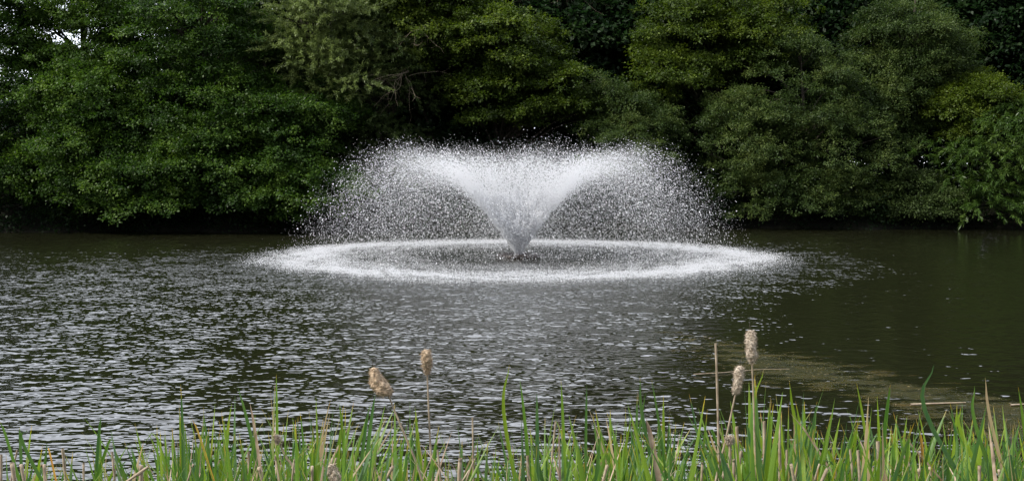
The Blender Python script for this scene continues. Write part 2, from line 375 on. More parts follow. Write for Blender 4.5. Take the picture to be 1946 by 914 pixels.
# willow left of the centre
make_tree('willow_tree', 'pale silvery willow with fine leaves between the dark alders and the yellowish oak', 'tree', M['willow'], B(640, 48.3), T_(560, -60, 48.6),
          [E(600, 60, 46.4, 2.2, 1.6, 2.7), E(660, 140, 46.4, 1.6, 1.4, 2.0)], 80, leaf=(.12, .026), lobe=(.85, .55), per=640, clump=.17, style='strand', drp=.02, seed=6, trunk_r=.2, shell=.35)
make_tree('willow_tree', 'dull olive willow with bare twigs hanging in the dark hollow left of the spray', 'tree', M['olive'], B(745, 48.6), T_(740, -60, 48.8),
          [E(730, 120, 47.6, 1.9, 1.6, 3.2), E(710, 300, 46.9, 1.6, 1.3, 1.8)], 80, leaf=(.11, .028), lobe=(.85, .5), per=480, clump=.16, style='strand', drp=.1, seed=7, trunk_r=.2, shell=.4,
          twigs=[(P(770, 140, 45.9), 12, .8, 2.2, .009), (P(800, 60, 45.9), 5, .8, 1.6, .009)])
# oaks in the centre
make_tree('oak_tree', 'yellowish green oak at the top centre, its crown cut by the frame', 'tree', M['oak'], B(820, 50.5), T_(820, -150, 50.5),
          [E(800, 40, 48.8, 3.0, 2.4, 3.0)], 95, leaf=(.10, .065), clump=.2, seed=8, trunk_r=.26, group=GF)
make_tree('oak_tree', 'yellow-green oak bough mass above the middle of the fountain', 'tree', M['oak'], B(960, 50), T_(960, -40, 50),
          [E(960, 110, 48.4, 2.6, 2.2, 2.4), E(1050, 190, 48.0, 2.0, 1.8, 1.5), E(930, 190, 47.8, 1.6, 1.5, 1.4)], 110, leaf=(.10, .065), clump=.19, seed=9, trunk_r=.24, group=GF)
make_tree('hawthorn_bush', 'grey-green bush just above the right peak of the spray', 'bush', M['sallow'], B(1210, 48.4), T_(1200, 190, 48.4),
          [E(1200, 270, 47.4, 2.1, 1.7, 2.0), E(1130, 190, 47.8, 1.1, 1.1, 1.1)], 85, leaf=(.075, .038), lobe=(.75, .5), per=430, clump=.17, seed=10, trunk_r=.12, shell=.5)
make_tree('oak_tree', 'broad mid-green oak at the top between the bare twigs and the large grey-green sallow', 'tree', M['oak'], B(1350, 52), T_(1350, -160, 52),
          [E(1330, 70, 50.3, 3.4, 2.4, 2.6), E(1440, 60, 50.2, 2.2, 2, 2.2), E(1270, 150, 49.4, 2.0, 1.8, 1.5)], 130, leaf=(.095, .055), seed=11, trunk_r=.26, group=GF)
# the big sallow and its neighbours
make_tree('sallow_tree', 'large rounded grey-green sallow reaching down to the water right of the spray', 'tree', M['sallow'], B(1510, 48.8), T_(1520, 100, 48.9),
          [E(1510, 200, 48.2, 2.7, 2.2, 3.0), E(1420, 290, 47.6, 2.7, 2.0, 2.8), E(1600, 310, 47.8, 2.7, 1.9, 2.7), E(1500, 370, 46.9, 3.2, 1.6, 1.3)], 230,
          leaf=(.085, .036), lobe=(.8, .55), per=430, clump=.17, seed=12, trunk_r=.16, shell=.62)
make_tree('sallow_tree', 'taller grey-green tree rising behind and to the right of the large sallow', 'tree', M['sallow'], B(1740, 51.5), T_(1740, -40, 51.5),
          [E(1730, 110, 50.2, 2.7, 2.0, 2.5), E(1680, 200, 49.8, 2.4, 1.8, 2.2)], 120, leaf=(.085, .04), lobe=(.85, .6), seed=13, trunk_r=.2, shell=.6)
make_tree('hazel_bush', 'yellow-green hazel bush above the narrow-leaved willow at the right edge', 'bush', M['hazel'], B(1850, 49.6), T_(1850, 170, 49.6),
          [E(1850, 215, 48.8, 1.9, 1.6, 1.7)], 70, leaf=(.085, .05), lobe=(.7, .45), clump=.17, seed=14, trunk_r=.1, shell=.6)
make_tree('willow_tree', 'narrow-leaved willow arching over the water at the right edge', 'tree', M['osier'], B(1960, 48.6), T_(1960, 120, 48.6),
          [E(1900, 310, 46.6, 2.2, 1.6, 1.6), E(1960, 250, 47, 1.8, 1.5, 1.4), E(1880, 385, 46.4, 1.9, 1.2, .8)], 95, leaf=(.17, .034), lobe=(.8, .4), per=240, clump=.17, style='strand', drp=.22, seed=15,
          trunk_r=.16, shell=.35, extra_lobes=[(P(1790, 275, 46.4), .8), (P(1740, 300, 46.5), .55)])
make_tree('elder_bush', 'small dark shrub at the foot of the bank in the gap before the right-hand willow', 'bush', M['olive'], B(1740, 47.9), T_(1740, 330, 47.9),
          [E(1740, 380, 47.3, 1.9, 1.0, 1.2)], 45, leaf=(.08, .045), lobe=(.7, .45), seed=16, trunk_r=.07)
# trees behind: the wood that closes the view
bk = [(500, 54, 13.5, 'dark tree behind the tall alder in the second row'), (700, 55, 14, 'dark tree behind the silvery willow in the second row'),
      (880, 53.5, 14, 'dark tree in the second row behind the two yellowish oaks'),
      (1060, 53.5, 13.5, 'dark tree with pale bare twigs hanging at the top behind the middle of the fountain'),
      (1190, 54.5, 14.5, 'dark tree in the second row above the small grey-green bush'), (1420, 56, 15, 'dark tree in the second row behind the broad mid-green oak'),
      (1600, 55, 15, 'dark tree behind the large grey-green sallow'), (1800, 56, 16, 'dark tall tree in the second row at the upper right'),
      (1960, 54, 16, 'dark tall tree at the upper right corner behind the hazel bush')]
for i, (px, Y, h, lab) in enumerate(bk):
    x = (px-W0/2)/FPX*Y
    tw = [(P(1050, -15, 50.6), 16, 1.0, 2.9, .012)] if px == 1060 else None
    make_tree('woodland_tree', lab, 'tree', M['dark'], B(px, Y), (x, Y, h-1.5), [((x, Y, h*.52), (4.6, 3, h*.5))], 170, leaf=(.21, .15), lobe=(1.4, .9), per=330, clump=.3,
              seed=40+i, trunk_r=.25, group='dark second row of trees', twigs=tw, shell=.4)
# thicket under and behind the trees: dark fill, shade put into leaf colour
def thicket():
    rng = np.random.default_rng(99); n = 260000
    x = rng.uniform(-32, 34, n); y = bank_y(x) - .1 + rng.random(n)**1.3*20
    sm = np.clip((y-bank_y(x))/5, .45, 1)
    hm = np.interp(x, [-30, -16, -11, -6, 30], [5.0, 5.2, 7.5, 9.0, 10.5]) + .8*np.sin(x*.9) + .6*np.sin(x*2.3+1)
    z = ground_z(x, y) + rng.random(n)**.8*hm*np.clip((y-bank_y(x)+.3)/4.5, .14, 1)
    low = np.arange(n) < 70000; y = np.where(low, bank_y(x)+8+rng.random(n)*14, y); z = np.where(low, ground_z(x, y)+rng.random(n)*5, z)
    C = np.stack([x, y, z], -1); D = rng.normal(size=(n, 3)); N = np.array([0, 0, 1.])+rng.normal(size=(n, 3))*.6
    v, f, r = leaves_mesh(C, N, D, rng.uniform(.16, .36, n)*sm, rng.uniform(.12, .26, n)*sm, rng.random(n)*.8)
    tag(mesh('undergrowth', v, f, M['dark'], face_attr={'rnd': r}), 'undergrowth with shade-darkened leaf colour filling the wood behind the far bank', 'undergrowth', kind='stuff')
thicket()

# ------------------------------------------------------------------ fountain
def drops(rng, C, rad, V=None, stretch=1.3):
    """six-cornered water drops, a little drawn out along their flight"""
    n = len(C); a = rand_dirs(rng, n)
    if V is not None: a = V/(np.linalg.norm(V, axis=1)[:, None]+1e-9)
    b = np.cross(a, rand_dirs(rng, n)); b /= np.linalg.norm(b, axis=1)[:, None]; c = np.cross(a, b)
    r = rad[:, None]; s = (rad*stretch)[:, None]
    v = np.stack([C+a*s, C+b*r, C+c*r, C-b*r, C-c*r, C-a*s], 1).reshape(-1, 3)
    f = np.array([[0, 1, 2], [0, 2, 3], [0, 3, 4], [0, 4, 1], [5, 2, 1], [5, 3, 2], [5, 4, 3], [5, 1, 4]])
    f = (np.arange(n)[:, None, None]*6 + f[None]).reshape(-1, 3)
    return v, f
fo = empty('fountain', (FX, FY, 0)); tag(fo, 'floating fountain throwing a wide white V of spray in the middle of the pond', 'fountain')
def flight(rng, n, tpow=1.0, tmax=1.75, jet=False):
    ph = rng.random(n)*2*pi
    el = R(57.6) + rng.normal(size=n)*R(1.7); v0 = 9.85*(1+rng.normal(size=n)*.018 - .09*rng.random(n)**2)
    inner = rng.random(n) < .16; el = np.where(inner, R(56)+rng.random(n)*R(26), el); v0 = np.where(inner, v0*rng.uniform(.45, .92, n), v0)
    if jet: v0 = 12.6*(1+rng.normal(size=n)*.02)*np.where(inner, rng.uniform(.4, .95, n), 1); el = np.where(inner, el, R(57.5)+rng.normal(size=n)*R(1.2))
    lump = 1 + .014*np.sin(ph*9+1.3) + .010*np.sin(ph*4+.4) + .008*np.sin(ph*23) ; v0 *= lump
    t = rng.random(n)**tpow*tmax if jet else .2+(tmax-.2)*rng.random(n)**tpow
    k = .30 + np.abs(rng.normal(size=n))*.36                                  # air drag on the drops
    e = (1-np.exp(-k*t))/k
    vr = v0*np.cos(el); vz = v0*np.sin(el)
    r = .055 + vr*e; z = .10 + (vz+9.81/k)*e - 9.81/k*t
    vel_r = vr*np.exp(-k*t); vel_z = (vz+9.81/k)*np.exp(-k*t)-9.81/k
    wob = rng.normal(size=(n, 3))*(.02+.09*t[:, None])
    C = np.stack([r*np.cos(ph), r*np.sin(ph), z], -1) + wob
    V = np.stack([vel_r*np.cos(ph), vel_r*np.sin(ph), vel_z], -1)
    k = C[:, 2] > .02
    return C[k], V[k], t[k]
rng = np.random.default_rng(5)
C, V, t = flight(rng, 400000, 1.1)
rad = np.clip(np.exp(rng.normal(np.log(.0034), .6, len(C))), .0016, .020)
v, f = drops(rng, C, rad, V, 1.5); tag(mesh('spray', v, f, M['drops'], fo, smooth=True), kind='stuff')
C, V, t = flight(rng, 85000, 1.0, .36, jet=True)
ph_ = np.arctan2(C[:, 1], C[:, 0])       # the sheet leaves the nozzle in streaks and breaks into ragged clots
pat = np.sin(ph_*11+3*np.sin(t*17))+np.sin(ph_*23-t*31+1)+np.sin(ph_*37+t*55)+.8*np.sin(t*70+ph_*5)
kp = rng.random(len(t)) < np.clip(.72+.33*pat, .08, 1)*np.clip((.37-t)/.24, 0, 1); C, V, t = C[kp], V[kp], t[kp]
rad = rng.uniform(.004, .013, len(C)); v, f = drops(rng, C, rad, V, 3.0)
tag(mesh('jet_sheet', v, f, M['drops'], fo, smooth=True), kind='stuff')
def splash(rng):
    n1, n2, n3 = 165000, 75000, 0
    r = np.concatenate([6.5+rng.normal(size=n1)*.58, 2.6+4.2*rng.random(n2)**.6, 7.2+np.abs(rng.normal(size=n3))*1.3])
    ph = rng.random(len(r))*2*pi; br = np.arange(len(r)) < n1
    # the curtain lands in gusts: the ring is uneven in width and density
    r = r + br*(.16*np.sin(ph*3+.5)+.10*np.sin(ph*7+2)+.05*np.sin(ph*17)) - br*(rng.random(len(r)) < .35)*rng.exponential(.45, len(r))
    pt = np.sin(ph*5+r*3)+np.sin(ph*13-r*5+1)+np.sin(ph*29+r*7)+np.sin(ph*61-r*9+2)
    keep = rng.random(len(r)) < np.clip(.62+.2*pt, .12, 1); hs = np.concatenate([np.full(n1, .03), np.full(n2, .018), np.full(n3, .006)])[keep]
    rr_ = np.concatenate([rng.uniform(.003, .009, n1), rng.uniform(.0025, .007, n2), rng.uniform(.003, .007, n3)])[keep]
    r, ph = r[keep], ph[keep]
    h = rng.exponential(1, len(r))*hs
    C = np.stack([r*np.cos(ph), r*np.sin(ph), .016+h*np.clip((8.2-r)/1.2, .3, 1)], -1)
    rad = rr_
    v, f = drops(rng, C, rad, None, 1.3)
    tag(mesh('splash', v, f, M['drops'], fo, smooth=True), kind='stuff')
splash(rng)
# float and nozzle
a = np.linspace(0, 2*pi, 49)[:-1]
prof = [(.30, .03), (.32, .05), (.45, .085), (.58, .08), (.64, .05), (.65, -.02), (.60, -.08), (.34, -.08)]
vv = np.array([[r*cos(x), r*sin(x), z] for r, z in prof for x in a]); m_ = len(a); k_ = len(prof)
ff = np.array([[i*m_+j, i*m_+(j+1) % m_, ((i+1) % k_)*m_+(j+1) % m_, ((i+1) % k_)*m_+j] for i in range(k_) for j in range(m_)])
mesh('float_ring', vv, ff, M['float'], fo, smooth=True)
A = Acc(); A.add(*tube([(0, 0, -.3), (0, 0, .03), (0, 0, .07), (0, 0, .10)], [.12, .12, .09, .08], 20)); A.build('nozzle', M['float'], fo)
A = Acc()
for k in range(4):
    q = k*pi/2+.4; A.add(*tube([(.1*cos(q), .1*sin(q), .05), (.36*cos(q), .36*sin(q), .07)], .018, 6))
A.build('float_bracket', M['float'], fo)

# ------------------------------------------------------------------ floating weed
def weed():
    poly = np.array([Wt(*p)[:2] for p in [(1262, 630), (1345, 638), (1450, 662), (1600, 686), (1700, 716), (1850, 742), (1990, 765), (2100, 790), (2100, 900), (1946, 892),
                                         (1850, 872), (1770, 815), (1680, 772), (1560, 742), (1450, 728), (1370, 708), (1300, 660)]])
    x0, y0 = poly.min(0)-.2; x1, y1 = poly.max(0)+.2; s = .07
    X, Y = np.meshgrid(np.arange(x0, x1, s), np.arange(y0, y1, s), indexing='ij')
    ins = np.zeros(X.shape, bool); dmin = np.full(X.shape, 9.)
    for k in range(len(poly)):
        ax, ay = poly[k]; bx, by = poly[(k+1) % len(poly)]
        c = ((ay > Y) != (by > Y)) & (X < (bx-ax)*(Y-ay)/(by-ay+1e-12)+ax); ins ^= c
        tt = np.clip(((X-ax)*(bx-ax)+(Y-ay)*(by-ay))/((bx-ax)**2+(by-ay)**2), 0, 1)
        dmin = np.minimum(dmin, np.hypot(X-ax-tt*(bx-ax), Y-ay-tt*(by-ay)))
    edge = np.where(ins, dmin, -dmin)
    m, t, b, out = newmat('water_weed')
    ae = node(t, 'ShaderNodeAttribute', attribute_name='t')
    co = t.nodes.new('ShaderNodeTexCoord'); mp = node(t, 'ShaderNodeMapping', Scale=(1.6, 4.2, 1)); t.links.new(co.outputs['Object'], mp.inputs[0])
    n1_ = node(t, 'ShaderNodeTexNoise', Scale=1.0, Detail=7.0, Roughness=.65); t.links.new(mp.outputs[0], n1_.inputs['Vector'])
    n2_ = node(t, 'ShaderNodeTexNoise', Scale=14.0, Detail=5.0); t.links.new(co.outputs['Object'], n2_.inputs['Vector'])
    c = ramp(t, n1_.outputs['Fac'], [(.35, (.008, .010, .001)), (.52, (.026, .027, .002)), (.7, (.056, .038, .005))])
    c = mix(t, ramp(t, n2_.outputs['Fac'], [(.58, 0.), (.72, .8)]), c, (.11, .08, .018))
    t.links.new(c, b.inputs['Base Color']); b.inputs['Roughness'].default_value = .5; b.inputs['Specular IOR Level'].default_value = .03
    bp = node(t, 'ShaderNodeBump', Strength=1.0, Distance=.006); t.links.new(n2_.outputs['Fac'], bp.inputs['Height']); t.links.new(bp.outputs[0], b.inputs['Normal'])
    al = math_(t, 'ADD', math_(t, 'MULTIPLY', ae.outputs['Fac'], 1.6), math_(t, 'MULTIPLY', math_(t, 'SUBTRACT', n1_.outputs['Fac'], .52), 6.0))
    al = math_(t, 'MULTIPLY', ramp(t, al, [(.0, 0.), (.7, 1.)]), .62)
    t.links.new(al, b.inputs['Alpha'])
    keep = edge > -.35; id_ = -np.ones(X.shape, int)
    cell = keep[:-1, :-1] & keep[1:, :-1] & keep[:-1, 1:] & keep[1:, 1:]
    n_ = X.shape[1]; allid = np.arange(X.size).reshape(X.shape)
    F = np.stack([allid[:-1, :-1][cell], allid[1:, :-1][cell], allid[1:, 1:][cell], allid[:-1, 1:][cell]], -1)
    used = np.unique(F); remap = np.zeros(X.size, int); remap[used] = np.arange(len(used))
    Vv = np.stack([X.ravel()[used], Y.ravel()[used], np.full(len(used), .004)], -1)
    o = mesh('water_weed', Vv, remap[F], m, pt_attr={'t': edge.ravel()[used]})
    tag(o, 'brown-green mat of floating water weed on the right side of the pond', 'water weed', kind='stuff')
    # scraps lying on the mat
    rng = np.random.default_rng(3); cand = np.argwhere(edge > .05); c = cand[rng.integers(0, len(cand), 420)]
    C = np.stack([X[c[:, 0], c[:, 1]], Y[c[:, 0], c[:, 1]], np.full(len(c), .010)], -1)+rng.normal(size=(len(c), 3))*np.array([.05, .05, .002])
    D = rng.normal(size=(len(c), 3))*np.array([1, .6, .02]); N = np.tile([0, 0, 1.], (len(c), 1))+rng.normal(size=(len(c), 3))*.15
    v, f, r = leaves_mesh(C, N, D, rng.uniform(.012, .045, len(c)), rng.uniform(.005, .012, len(c)), rng.random(len(c)))
    fm = flat_mat('weed_scrap', (.07, .06, .012), (.30, .22, .12), 3, .5)
    tag(mesh('weed_scraps', v, f, fm, face_attr={'rnd': r}), 'scraps of dead leaf scattered over the floating weed', 'plant debris', kind='stuff')
weed()
def twig(name, label, pts, rr):
    p = np.array([Wt(*q) for q in pts]); p[:, 2] = .014; o = p.mean(0)
    A = Acc(); A.add(*tube(curve(p-o, 12), np.linspace(rr, rr*.5, 12), 6)); ob = A.build(name, M['stem']); ob.location = o
    tag(ob, label, 'twig')
twig('floating_stem', 'pale broken reed stem floating left of the two upright cattail heads', [(1318, 713), (1370, 710), (1440, 704), (1500, 703)], .006)
twig('floating_stem', 'pale thin stick floating on the weed near the right edge', [(1730, 771), (1775, 769), (1835, 767)], .014)
twig('floating_stem', 'short pale stick floating at the right edge of the weed', [(1920, 772), (1950, 770), (1975, 769)], .012)

# ------------------------------------------------------------------ reeds on the near bank
def blade(A, rng, base, az, h, lean, w, bend=.0, kink=None, tw=0., n=14):
    """one strap leaf: rises from base, leans towards az, tapers to a point; V-shaped in section"""
    s = np.linspace(0, 1, n); s = s**.8
    d = np.array([cos(az), sin(az), 0.])
    horiz = h*(lean*s + bend*s**3); vert = h*(s - .35*(bend*s**2.5) - .1*lean*s)
    if kink is not None:
        over = np.clip(s-kink, 0, 1); vert = vert - 1.75*h*over; horiz = horiz + .7*h*over
    c = np.asarray(base)[None] + d[None]*horiz[:, None] + np.array([0, 0, 1.])[None]*vert[:, None]
    wid = w*np.clip(np.minimum(.75+s*.9, 1)*np.clip((1-s)/.30, 0, 1)**.7, .02, 1)
    an = az + pi/2 + tw*(s-.5)*1.2 + rng.normal()*.7
    side = np.stack([np.cos(an), np.sin(an), 0*s], -1); nrm = np.stack([-np.sin(an), np.cos(an), 0*s], -1)
    v = np.stack([c-side*wid[:, None]/2, c+nrm*wid[:, None]*.14, c+side*wid[:, None]/2], 1).reshape(-1, 3)
    i = np.arange(n-1)[:, None]*3
    f = np.concatenate([i+np.array([[0, 1, 4, 3]]), i+np.array([[1, 2, 5, 4]])])
    A.add(v, f, t=np.repeat(s, 3), r=rng.random())
def reed_proto(seed, nl):
    rng = np.random.default_rng(seed); A = Acc(); az0 = rng.random()*pi
    for k in range(nl):
        az = az0 + (pi if k % 2 else 0) + rng.normal()*.5
        blade(A, rng, rng.normal(size=3)*np.array([.025, .025, 0]), az, 1.03-.58*rng.random(), abs(rng.normal())*.20+.01, rng.uniform(.017, .031),
              bend=abs(rng.normal())*.12, kink=(rng.uniform(.8, .92) if rng.random() < .12 else None), tw=rng.normal())
    return A
top_prof = np.array([(-120, 850), (0, 830), (60, 850), (120, 835), (160, 845), (210, 850), (250, 865), (290, 800), (380, 790), (440, 780), (480, 755), (540, 775), (620, 785), (700, 780), (760, 800),
                     (850, 845), (930, 830), (990, 775), (1040, 790), (1110, 800), (1150, 800), (1230, 765), (1290, 790), (1360, 810), (1450, 770), (1520, 770), (1600, 785),
                     (1680, 770), (1740, 800), (1800, 815), (1860, 775), (1920, 775), (1960, 770), (2080, 770)], float)
dens = np.array([(-120, .35), (150, .45), (230, .25), (290, 1.1), (500, 1.2), (700, 1.1), (860, .5), (950, .9), (1200, 1.2), (1340, .8), (1450, 1.), (1700, 1.2), (1800, .9), (1900, 1.2), (2080, 1.2)])
rng = np.random.default_rng(21)
protos = []
for k in range(18):
    o = reed_proto(100+k, int(rng.integers(12, 18))).build('reed_plant', M['reed'], smooth=True); protos.append(o)
LABR = 'green reed plant with narrow upright leaves standing in the water at the near edge'
placed = 0; tries = 0
while placed < 294 and tries < 9000:
    tries += 1
    px = rng.uniform(-110, 2060)
    if rng.random() > .52+.5*sin(px*.045)+.45*sin(px*.021+2): continue
    if rng.random() > np.interp(px, dens[:, 0], dens[:, 1])/1.2: continue
    Y = rng.uniform(3.9, 6.2)
    x = (px-W0/2)/FPX*Y
    ptop = np.interp(px, top_prof[:, 0], top_prof[:, 1]) + rng.normal()*24 - 4 - 8*(px > 1180) - (25 if rng.random() < .12 else 0)
    zt = P(px, ptop, Y)[2]
    src = protos[placed % 18]; o = src if placed < 18 else src.copy()
    if placed >= 18: COL.objects.link(o)
    o.location = (x, Y, -.05); o.rotation_euler = (rng.normal()*.07, rng.normal()*.13, rng.random()*2*pi)
    s = (zt+.05); o.scale = (rng.uniform(.9, 1.25),)*2+(s,)
    tag(o, LABR, 'reed', 'green reeds along the near edge of the pond'); placed += 1
# low tangle of younger leaves and litter between the tall plants
def low_leaves():
    rg = np.random.default_rng(31); A = Acc(); D = Acc()
    for k in range(1050):
        px = rg.uniform(-80, 2030); 
        if rg.random() > np.interp(px, dens[:, 0], dens[:, 1])/1.2: continue
        Y = rg.uniform(4.0, 5.6); x = (px-W0/2)/FPX*Y
        zt = P(px, np.interp(px, top_prof[:, 0], top_prof[:, 1])+rg.uniform(35, 95), Y)[2]
        X_ = D if rg.random() < .2 else A
        blade(X_, rg, (x, Y, -.04), rg.random()*6.28, zt/.93, abs(rg.normal())*.22, rg.uniform(.012, .025), abs(rg.normal())*.2, rg.uniform(.75, .92) if rg.random() < .25 else None, rg.normal())
    tag(A.build('young_reeds', M['reed']), 'low tangle of young green leaves between the tall reeds', 'reeds', kind='stuff')
    tag(D.build('reed_litter', M['reed_dry']), 'dead straw-coloured leaves tangled low among the reeds', 'reed litter', kind='stuff')
low_leaves()
# single tall blades the photograph shows clearly: (base px at frame bottom, tip px, tip py, Y, width, label)
def lone(name, px0, tip, Y, w, label, mat='reed', bend=0., group=None, seed=0):
    rg = np.random.default_rng(seed); b0 = P(px0, 914, Y); t0 = P(tip[0], tip[1], Y)
    sl = (t0-b0)/(t0[2]-b0[2]); base = b0 - sl*(b0[2]*.8); base[2] = -.05
    A = Acc(); n = 18; s = np.linspace(0, 1, n)
    ctrl = np.array([base, b0*.5+base*.5+[0, 0, .0], b0 + (t0-b0)*.5 - np.array([bend*.03, 0, -.0]), t0])
    c = curve(ctrl, n); wid = w*1.25*np.clip(np.clip((1-s)/.34, 0, 1)**.75, .03, 1)
    an = .25*np.sin(s*2+seed); side = np.stack([np.cos(an), np.sin(an), 0*s], -1); nr = np.stack([-np.sin(an), np.cos(an), 0*s], -1)
    v = np.stack([c-side*wid[:, None]/2, c+nr*wid[:, None]*.14, c+side*wid[:, None]/2], 1).reshape(-1, 3)
    i = np.arange(n-1)[:, None]*3; f = np.concatenate([i+np.array([[0, 1, 4, 3]]), i+np.array([[1, 2, 5, 4]])])
    A.add(v-base, f, t=np.repeat(s, 3), r=rg.random())
    for q in range(2):
        blade(A, rg, (0, 0, 0), rg.random()*6, (b0[2]+.05)*rg.uniform(.9, 1.1), .08, w*.8, .05)
    o = A.build(name, M[mat]); o.location = base; tag(o, label, 'reed', group); return o
for i, (p0, tp_, Y, w, bd, lb) in enumerate([
    (40, (0, 800), 4.6, .014, 0, 'thin green reed leaf at the very left edge'),
    (42, (37, 812), 4.6, .012, 0, 'upright green reed leaf next to the left edge'),
    (110, (52, 815), 4.5, .013, 2, 'green reed leaf leaning left over a withered orange leaf'),
    (180, (192, 790), 4.7, .012, 0, 'tallest upright reed of the small tuft at the left'),
    (178, (213, 830), 4.6, .012, 0, 'reed leaf with a brown tip leaning right in the small left tuft'),
    (500, (452, 735), 4.9, .014, 0, 'tall green reed leaning left below the open water at the left'),
    (528, (525, 710), 5.0, .012, 0, 'tallest straight reed left of the fluffy bent cattail'),
    (690, (713, 748), 4.7, .014, 0, 'broad green reed rising to the foot of the plump fluffy head'),
    (680, (702, 770), 4.7, .012, 0, 'brown-tipped reed beside the broad green one under the plump head'),
    (660, (645, 765), 5.0, .012, 0, 'slender reed leaning left of the plump fluffy head'),
    (1000, (968, 692), 5.0, .014, 2, 'tall green reed leaning left below the fountain centre'),
    (1010, (988, 720), 5.0, .012, 0, 'tall straight reed just right of the tallest central one'),
    (1022, (1020, 745), 4.9, .014, 0, 'broad central reed with a brown tip'),
    (1075, (1066, 722), 5.0, .012, 0, 'slim upright reed right of the central pair'),
    (1112, (1115, 730), 5.0, .010, 0, 'slim reed leaf with a withered tip right of centre'),
    (1260, (1216, 715), 4.9, .013, 1, 'tall reed leaning left in the dense right-centre clump'),
    (1270, (1238, 720), 5.0, .010, 0, 'fine reed tip beside the leaning one in the dense clump'),
    (1500, (1452, 700), 4.9, .013, 3, 'reed leaf arching left in front of the tall cattail head'),
    (1440, (1418, 800), 4.8, .012, 0, 'short green reed at the foot of the cattail stems'),
    (1560, (1500, 725), 4.9, .013, 1, 'reed leaf leaning left between the cattails and the weed mat'),
    (1530, (1553, 762), 4.9, .013, 0, 'reed leaf leaning right below the weed mat'),
    (1660, (1628, 728), 5.0, .012, 0, 'upright reed left of the densest right-hand clump'),
    (1670, (1692, 730), 4.6, .017, 0, 'broad bright reed leaning right in the densest clump'),
    (1890, (1775, 692), 4.7, .018, 5, 'long broad reed leaning far left over the dark water at the right'),
    (1900, (1825, 775), 4.7, .015, 2, 'bright reed leaning left beneath the longest leaning one'),
    (1915, (1852, 733), 4.9, .014, 2, 'yellow-green reed leaning left near the right edge'),
    (1925, (1872, 716), 5.0, .013, 1, 'thin reed leaning left close to the right edge'),
    (1960, (1935, 735), 5.0, .013, 0, 'reed at the very right edge')]):
    lone('reed_leaf', p0, tp_, Y, w, lb, bend=bd, seed=i+60)
# withered leaves
for i, (p0, tp_, Y, w, mt, lb) in enumerate([
    (108, (92, 855), 4.4, .008, 'reed_orange', 'orange withered reed leaf at the lower left'),
    (500, (475, 765), 4.8, .012, 'reed_dry', 'pinkish dry reed leaf in the left clump'),
    (410, (365, 795), 4.5, .008, 'reed_orange', 'yellow-orange bent reed leaf left of the leaning reeds'),
    (1255, (1228, 795), 4.9, .022, 'reed_dry', 'broad pale dead leaf in the dense right-centre clump'),
    (1760, (1748, 820), 4.6, .012, 'reed_orange', 'yellow-orange withered reed in the densest clump'),
    (1600, (1502, 785), 4.8, .009, 'reed_dry', 'thin reddish dry leaf leaning left below the weed mat'),
    (1800, (1708, 825), 4.6, .008, 'reed_dry', 'thin pinkish dry leaf leaning left at the right')]):
    lone('withered_leaf', p0, tp_, Y, w, lb, mat=mt, seed=i+160)
# dry stalks
def stalk(pts, Y, w, label, name='dry_stalk', group=None):
    p = [P(a, b, Y) for a, b in pts]; last = p[-1].copy(); d = p[-1]-p[-2]; d = d/abs(d[2]) if abs(d[2]) > 1e-3 else np.array([0, 0, -1.])
    foot = last + d*last[2]*.9; foot[2] = -.08; p.append((last+foot)/2); p.append(foot)
    base = foot.copy(); A = Acc(); n = 16; c = curve(np.array(p)-base, n)
    A.add(*tube(c, np.linspace(w*.75, w, n)*(1+.12*np.sin(np.arange(n)*2.3)), 6)); o = A.build(name, M['stem']); o.location = base
    tag(o, label, 'dry stalk', group); return o
for pts, Y, w, lb in [
    ([(1360, 652), (1363, 740), (1367, 914)], 4.7, .0065, 'tallest bare dry stalk with no head left of the two cattails'),
    ([(898, 793), (900, 914)], 4.7, .0055, 'single thin dry stalk standing in the open gap below the fountain'),
    ([(1056, 800), (1045, 914)], 4.7, .0055, 'slender dry stalk leaning right below the fountain'),
    ([(1400, 810), (1403, 914)], 4.5, .009, 'thick broken brown stalk between the cattail stems'),
    ([(1452, 800), (1452, 914)], 4.6, .008, 'dry stalk just right of the tall cattail stem'),
    ([(1482, 790), (1481, 914)], 4.7, .006, 'straight pale dry stalk right of the cattails'),
    ([(1885, 840), (1892, 914)], 4.6, .006, 'short grey dry stalk near the right edge'),
    ([(213, 858), (218, 914)], 4.6, .006, 'short reddish dry stalk in the gap at the left'),
    ([(875, 870), (872, 914)], 4.4, .011, 'stout cut stub beside the open gap'),
    ([(22, 878), (28, 914)], 4.3, .010, 'cut pale stub at the lower left corner'),
    ([(40, 885), (46, 914)], 4.3, .008, 'brown cut stub next to the pale corner one'),
    ([(84, 886), (86, 914)], 4.3, .008, 'cut pale stub under the small left tuft'),
    ([(268, 892), (268, 914)], 4.3, .011, 'cut stub left of the first tall reeds'),
    ([(1388, 835), (1384, 914)], 4.4, .006, 'dark dry stalk carrying a small round seed pod'),
    ([(1668, 838), (1672, 914)], 4.5, .010, 'grey broken stalk in the densest right-hand clump')]:
    stalk(pts, Y, w, lb)
rng = np.random.default_rng(77)
for k in range(48):
    px = rng.uniform(-60, 2000); py = rng.uniform(850, 905); Y = rng.uniform(4.2, 5.0); dx = rng.normal()*14
    stalk([(px, py), (px+dx*.5, 914)], Y, rng.uniform(.004, .009), 'short broken straw-coloured stalk low among the green reeds', 'broken_stalk', 'broken straw-coloured stalks among the reeds')

